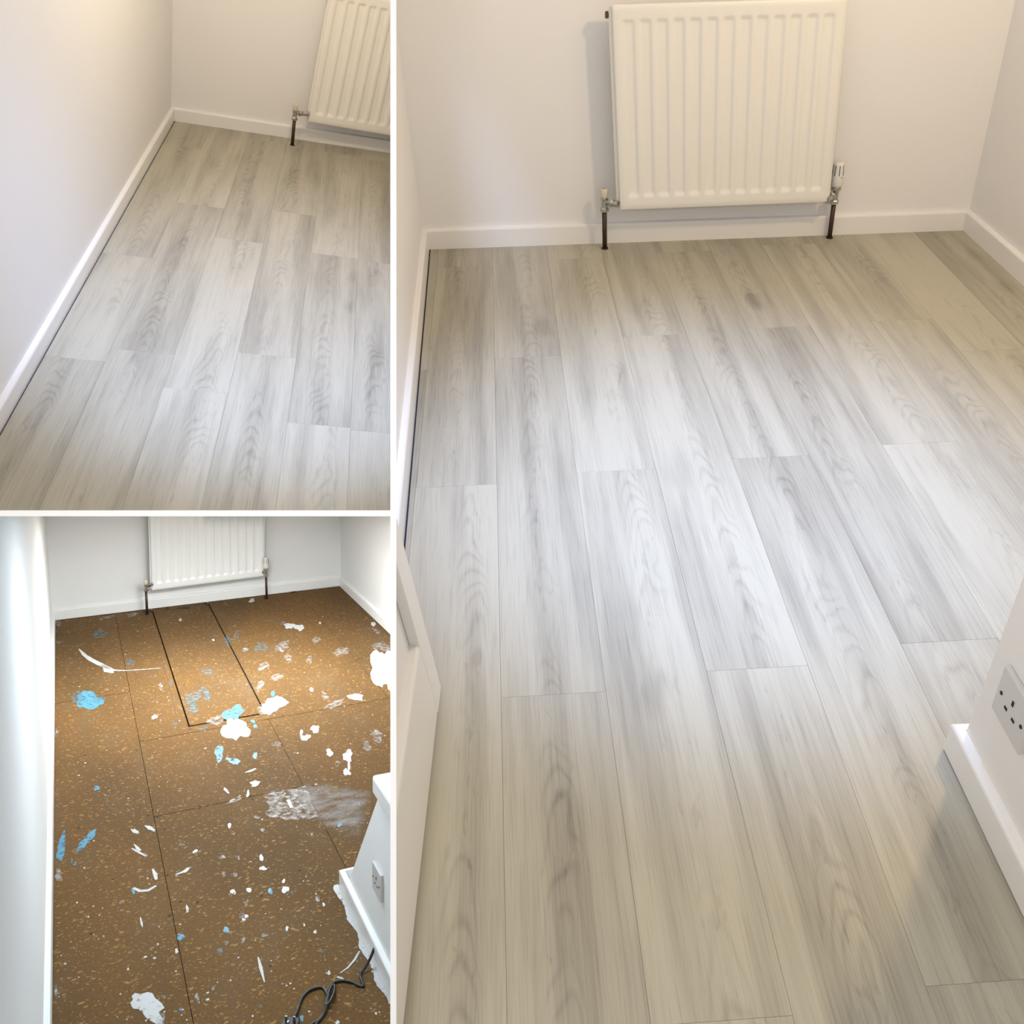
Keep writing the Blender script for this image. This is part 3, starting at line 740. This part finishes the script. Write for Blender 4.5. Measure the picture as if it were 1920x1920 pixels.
    spl = [(437, 1337, .075, .040, .2, B_), (441, 1367, .105, .062, -.5, W_), (405, 1350, .06, .03, .1, T_), (165, 1314, .085, .055, .3, B_), (147, 1309, .05, .04, .2, b_), (182, 1312, .05, .04, .2, b_),
           (360, 1310, .06, .035, .2, b_), (382, 1300, .05, .035, .2, b_), (362, 1328, .045, .028, .0, b_), (388, 1259, .035, .02, .0, b_), (319, 1281, .02, .018, .0, b_), (244, 1241, .03, .025, 0, b_), (443, 1190, .02, .022, 0, b_), (427, 1202, .02, .035, .3, b_), (490, 1213, .045, .028, -.3, b_),
           (411, 1412, .035, .045, .0, B_), (438, 1427, .045, .02, -.4, B_), (478, 1417, .018, .018, 0, B_), (479, 1362, .016, .012, 0, B_), (474, 1352, .018, .010, 0, B_), (512, 1301, .018, .016, 0, B_), (327, 1357, .02, .012, 0, b_), (380, 1366, .03, .015, 0, b_),
           (181, 1478, .020, .017, 0, B_), (160, 1578, .024, .075, -.75, B_), (170, 1567, .020, .05, -.75, B_), (115, 1590, .030, .085, -.25, B_), (138, 1618, .022, .016, 0, b_), (250, 1671, .015, .016, 0, B_), (339, 1757, .026, .022, 0, B_), (424, 1744, .023, .020, 0, B_), (412, 1783, .022, .024, 0, b_), (507, 1671, .018, .017, 0, B_), (548, 1674, .012, .013, 0, b_), (637, 1547, .018, .012, 0, B_), (602, 1783, .014, .012, 0, b_), (566, 1909, .016, .016, 0, B_), (487, 1887, .014, .014, 0, b_), (339, 1893, .013, .016, 0, b_), (188, 1188, .05, .03, 0, b_),
           (513, 1321, .090, .050, .55, W_), (495, 1330, .05, .03, .5, T_), (714, 1252, .075, .115, 0, W_), (733, 1262, .06, .12, 0, W_), (715, 1212, .06, .028, .1, T_), (640, 1221, .050, .026, .2, T_), (543, 1173.5, .036, .018, 0, W_), (561, 1176.5, .034, .018, 0, W_), (593, 1199, .028, .020, .3, T_), (580, 1238, .018, .028, 0, T_), (494, 1249, .04, .02, .4, T_), (488, 1285, .02, .035, -.3, T_), (609, 1305, .03, .022, -.5, T_), (628, 1320, .075, .018, .5, T_), (667, 1307, .050, .022, -.15, W_), (584, 1293, .012, .015, 0, W_),
           (591, 1367, .034, .022, .4, W_), (573, 1383, .032, .020, .3, W_), (565, 1374, .012, .02, 0, W_), (707, 1380, .046, .034, -.5, T_), (688, 1399, .03, .03, 0, T_), (652, 1417, .038, .032, .2, W_), (633, 1432, .020, .016, 0, T_), (650, 1448, .030, .018, 0, W_), (654, 1432, .010, .045, .0, W_), (618, 1411, .026, .022, 0, W_), (519, 1396, .035, .016, -.2, T_), (290, 1344, .022, .014, .2, W_), (302, 1288, .016, .022, .5, T_), (530, 1169, .02, .012, .2, T_), (472, 1126, .024, .010, .4, W_), (600, 1168, .01, .006, 0, W_), (400, 1200, .010, .006, 0, W_), (338, 1162, .012, .008, .4, W_),
           (202, 1256, .022, .008, 0, W_), (478, 1469, .038, .016, .3, W_), (424, 1482, .026, .008, -.7, W_), (465, 1488, .010, .022, -.3, W_), (470, 1445, .036, .006, .3, W_), (440, 1500, .05, .012, .4, T_), (482, 1531, .02, .014, 0, T_), (430, 1548, .014, .014, 0, W_), (437, 1562, .018, .012, .3, T_), (493, 1556, .020, .010, .2, T_), (340, 1583, .024, .010, -.5, T_), (366, 1596, .024, .008, .6, W_), (417, 1607, .020, .012, 0, T_), (447, 1608, .010, .012, 0, T_), (490, 1608, .016, .018, .3, W_), (493, 1628, .026, .012, .1, W_), (420, 1638, .014, .014, 0, T_), (441, 1640, .014, .016, 0, T_), (532, 1652, .012, .012, 0, W_), (535, 1668, .026, .020, .6, W_), (437, 1672, .022, .014, -.3, W_), (467, 1669, .024, .012, -.3, W_), (461, 1690, .022, .018, 0, T_), (596, 1684, .018, .020, 0, T_), (607, 1696, .011, .011, 0, W_), (453, 1716, .020, .020, 0, T_), (462, 1718, .013, .012, 0, W_), (457, 1724, .012, .010, 0, W_),
           (265, 1729, .008, .026, .2, W_), (351, 1704, .009, .026, .2, W_), (290, 1641, .010, .034, .3, W_), (332, 1639, .014, .020, -.5, T_), (350, 1631, .028, .010, .6, W_), (258, 1590, .03, .010, -.6, W_), (272, 1603, .02, .010, -.5, T_), (255, 1558, .02, .008, -.5, W_), (283, 1553, .030, .010, -.5, W_), (228, 1691, .020, .010, .6, T_), (331, 1783, .013, .013, 0, W_), (425, 1769, .012, .018, 0, T_), (456, 1763, .012, .018, -.4, T_), (413, 1783, .014, .016, 0, T_), (497, 1753, .024, .014, .2, T_), (538, 1741, .012, .014, 0, W_), (591, 1747, .011, .012, 0, W_), (575, 1744, .01, .012, 0, T_), (617, 1824, .013, .012, 0, W_), (370, 1872, .014, .030, .1, T_), (306, 1869, .020, .010, .1, T_), (355, 1855, .02, .008, .2, T_), (400, 1852, .012, .012, -.5, T_), (633, 1917, .016, .012, 0, W_), (240, 1817, .008, .008, 0, W_), (705, 1900, .008, .010, 0, W_), (556, 1790, .010, .012, 0, T_),
           (281, 1888, .118, .070, -.75, W_), (266, 1880, .060, .055, -.3, W_), (300, 1912, .035, .05, .2, T_), (110, 1642, .026, .04, 0, T_), (109, 1168, .026, .016, .2, T_), (109, 1204, .015, .012, 0, T_), (106, 1375, .012, .022, 0, T_), (105, 1860, .012, .035, 0, T_), (200, 1158, .05, .008, .2, T_), (250, 1152, .05, .010, .3, T_), (460, 1218, .02, .014, 0, T_), (530, 1212, .05, .03, .2, T_), (520, 1270, .04, .02, .3, T_), (540, 1233, .03, .02, 0, T_), (700, 1170, .02, .012, -.5, W_), (705, 1183, .03, .010, -.6, T_)]
    for px, py, a, b, rot, k in spl: splat(r, fo, px, py, a * 1.0, b * 1.25, rot, k, rng, 'paint_splash', ex=ex)
    # swept brush arcs
    for pts, wd in (([(148, 1217), (158, 1228), (172, 1238), (188, 1246), (206, 1255)], [.006, .022, .03, .032, .012]), ([(190, 1247), (212, 1257), (236, 1257.5), (262, 1256), (300, 1253)], [.03, .022, .010, .010, .006]), ([(196, 1250), (203, 1258), (212, 1262)], [.02, .045, .012]),
                    ([(250, 1665), (262, 1671), (278, 1670), (293, 1661)], [.008, .014, .014, .008]), ([(286, 1630), (292, 1640), (293, 1650)], [.006, .012, .008]), ([(272, 1548), (280, 1555), (291, 1556)], [.004, .010, .006]), ([(246, 1555), (252, 1561), (260, 1563)], [.005, .009, .005]), ([(247, 1591), (258, 1597), (274, 1606)], [.005, .010, .006]),
                    ([(484, 1795), (489, 1815), (496, 1842)], [.004, .010, .003]), ([(674, 1784), (665, 1800), (652, 1815), (638, 1825)], [.006, .007, .006, .003]), ([(632, 1832), (644, 1836)], [.006, .005]), ([(330, 1640), (342, 1636), (354, 1628)], [.006, .010, .008])):
        strip(pts, wd, 'p_white', 'brush_stroke', z=.0012)
    # worn grey smear by the half wall, whiter square patch in its corner
    poly(r, fo, [(497, 1488), (530, 1480), (572, 1476), (598, 1530), (560, 1538), (500, 1532), (503, 1512)], 'p_thin', rng, 'smeared_patch', .0007, ex)
    poly(r, fo, [(535, 1485), (590, 1462), (650, 1474), (705, 1482), (690, 1530), (672, 1576), (640, 1570), (590, 1540)], 'p_grey', rng, 'worn_smear', .0004, ex)
    for a, b in (((540, 1500), (547, 1515)),): strip([a, b], .012, 'p_white', 'brush_stroke', .0014)
    # scattered drips too small to count
    V, Fc = [], []
    for i in range(230):
        px, py = rng.uniform(108, 728), rng.uniform(1130, 1915); p = fl(px, py); rr = rng.uniform(.0014, .0034) * (1 if rng.random() < .8 else 1.6); o0 = len(V)
        for k in range(6):
            th = k * math.pi / 3 + rng.uniform(-.3, .3); V.append(p + Vector((math.cos(th) * rr * rng.uniform(.7, 1.3), math.sin(th) * rr * rng.uniform(.7, 1.5), .0008)))
        Fc.append(tuple(o0 + k for k in range(6)))
    sp = build('paint_specks', r, V, Fc, 'p_white', fo, extra=ex)
    sp['kind'] = 'stuff'
    # radiator
    bp = back.at(-.075); Q = lambda px, py: r.plane(px, py, bp, back.d)
    bl, br, tl, tr = Q(285, 1107.5), Q(495, 1080.5), Q(271, 968), Q(502, 968)
    upv = ((tl - bl) / (tl - bl).z + (tr - br) / (tr - br).z) / 2
    radiator(r, bl, br, bl + upv.normalized() * .62, 'white panel radiator with pressed flutes in bare-board room', mat='rad_cool')
    valve(r, fl(276, 1152), 1099, bl, 'chrome lockshield valve with brown pipe left of bare-board radiator', 'lock', 'pipe_dark')
    valve(r, fl(500, 1123), 1073, br, 'white thermostatic valve with brown pipe right of bare-board radiator', 'trv', 'pipe')
    s = stub(r, inside, (636, 1668), (730, 1872), (655, 1650), (711, 1490), 'bare-board room', (711, 1652), 'gloss_cool', 'wall_cool', cap_rows=None)
    # ragged line of paint brushed off the half-wall skirting
    n = 44; V, Fc = [], []
    for i in range(n + 1):
        p = s.p + s.d * (i / n * .62 - .03); wd = .005 + .013 * (0.5 + 0.5 * math.sin(i * .55)) * rng.uniform(.5, 1) + .004 * rng.random()
        V += [p + s.out * .004 + Vector((0, 0, .0012)), p - s.out * wd + Vector((0, 0, .0012))]
    for i in range(n): Fc.append((2 * i, 2 * i + 1, 2 * i + 3, 2 * i + 2))
    build('paint_line', r, V, Fc, 'p_white', fo)
    cable(r, s)

def splat(r, parent, px, py, a, b, rot, mat, rng, name, z=.001, ex=None):
    """irregular blot; a, b half sizes in centimetres of the photographed floor"""
    rx, ry = a / .0033, b / .0034
    n = 22 if max(rx, ry) > 9 else 12; V = []; ph = [rng.uniform(0, 6.3) for _ in range(4)]; m = 0 if name == 'broken_edge' else .14
    for i in range(n):
        th = 2 * math.pi * i / n
        k = 1 + .16 * math.sin(2 * th + ph[0]) + .13 * math.sin(3 * th + ph[1]) + .10 * math.sin(5 * th + ph[2]) + rng.uniform(-m, m)
        x, y = rx * k * math.cos(th) * .85, ry * k * math.sin(th) * .85
        V.append(r.floor(px + x * math.cos(rot) + y * math.sin(rot), py - x * math.sin(rot) + y * math.cos(rot), z))
    V.append(r.floor(px, py, z + .0006))
    return build(name, r, V, [(i, (i + 1) % n, n) for i in range(n)], mat, parent, extra=ex)
def poly(r, parent, pts, mat, rng, name, z, ex=None):
    P = [r.floor(*p) for p in pts]; V = []
    for i, p in enumerate(P):
        q = P[(i + 1) % len(P)]
        for k in range(5): V.append(p.lerp(q, k / 5) + Vector((rng.uniform(-.008, .008), rng.uniform(-.012, .012), z)))
    c = sum(V, Vector()) / len(V); c.z = z; n = len(V)
    V += [c.lerp(v, .62) for v in V[:n]] + [c]
    o = build(name, r, V, [(i, (i + 1) % n, n + (i + 1) % n, n + i) for i in range(n)] + [(n + i, n + (i + 1) % n, 2 * n) for i in range(n)], mat, parent, extra=ex)
    if o is None: return o
    # worn thin towards its edge
    at = o.data.attributes.new('fade', 'FLOAT', 'POINT'); inv = FR[o.name].inverted() @ r.W; ring = [(inv @ v) for v in V[:n]]; inn = [(inv @ v) for v in V[n:]]
    for k, v in enumerate(o.data.vertices):
        d0 = min((v.co - q).length for q in ring); d1 = min((v.co - q).length for q in inn); at.data[k].value = min(1.0, d0 / max(d0 + d1, 1e-6))
    return o

def cable(r, s):
    k = 3.838
    at = lambda cx, cy, z=.0045: r.floor(480 + cx / k, 1420 + cy / k, z)
    t = thing('power_cable', r, at(540, 1700, 0), 'black power cable with plug lying on the chipboard floor', 'cable')
    main = [at(1010, 1272, .10), at(965, 1285, .085), at(905, 1315, .07), at(855, 1370, .055), at(825, 1440, .035), at(790, 1505, .015), at(752, 1560), at(762, 1610), at(774, 1645), at(740, 1642), at(690, 1618), at(610, 1607), at(545, 1632), at(512, 1690), at(503, 1760), at(494, 1820), at(470, 1870), at(430, 1905), at(380, 1935), at(340, 1960)]
    v, f = tube(spline(main, 6), .0042, 8); build('cord', r, v, f, 'black', t, smooth=True)
    tail = [at(286, 1855, .008), at(305, 1800, .006), at(325, 1745), at(360, 1698), at(400, 1670), at(450, 1655), at(485, 1662), at(508, 1695, .010), at(518, 1740, .011), at(500, 1800, .011), at(480, 1850), at(445, 1900), at(425, 1940)]
    v, f = tube(spline(tail, 6), .0042, 8); build('cord', r, v, f, 'black', t, smooth=True)
    loop = [at(500, 1790, .012), at(535, 1755, .012), at(560, 1700, .010), at(566, 1650, .010), at(553, 1640, .010), at(532, 1670, .012), at(515, 1740, .012), at(506, 1800, .010), at(478, 1866), at(450, 1900)]
    v, f = tube(spline(loop, 6), .0042, 8); build('cord', r, v, f, 'black', t, smooth=True)
    # plug: strain relief, body, pins
    p0, p1 = at(288, 1850, .010), at(262, 1900, .014); d = (p1 - p0).normalized()
    L_ = (p1 - p0).length
    prof = []
    for i in range(7): prof += [(.0066 + i * .0003, i * L_ / 7), (.0066 + i * .0003, i * L_ / 7 + L_ * .09), (.0048, i * L_ / 7 + L_ * .10), (.0048, (i + 1) * L_ / 7 - .0002)]
    v, f = lathe(p0, d, prof, 12); build('strain_relief', r, v, f, 'black', t)
    e = Vector((-d.y, d.x, 0)).normalized(); u = Vector((0, 0, 1)); d = Vector((d.x, d.y, 0)).normalized()
    c = p1 + d * .022; c.z = .003
    out = [(-.025, -.012), (-.020, -.021), (-.008, -.024), (.014, -.024), (.024, -.016), (.024, .016), (.014, .024), (-.008, .024), (-.020, .021), (-.025, .012)]
    v, f = prism([c + d * a + e * b for a, b in out], u * .024); pb = build('plug_body', r, v, f, 'black', t, bevel=.003)
    for a, b, l, w_ in ((.012, 0, .004, .002), (-.006, .011, .002, .0032), (-.006, -.011, .002, .0032)):
        q = c + d * a + e * b + u * .0235
        v, f = prism([q - d * l - e * w_, q + d * l - e * w_, q + d * l + e * w_, q - d * l + e * w_], u * .016); build('pin', r, v, f, 'chrome', pb)

room_right()
room_top()
room_bare()
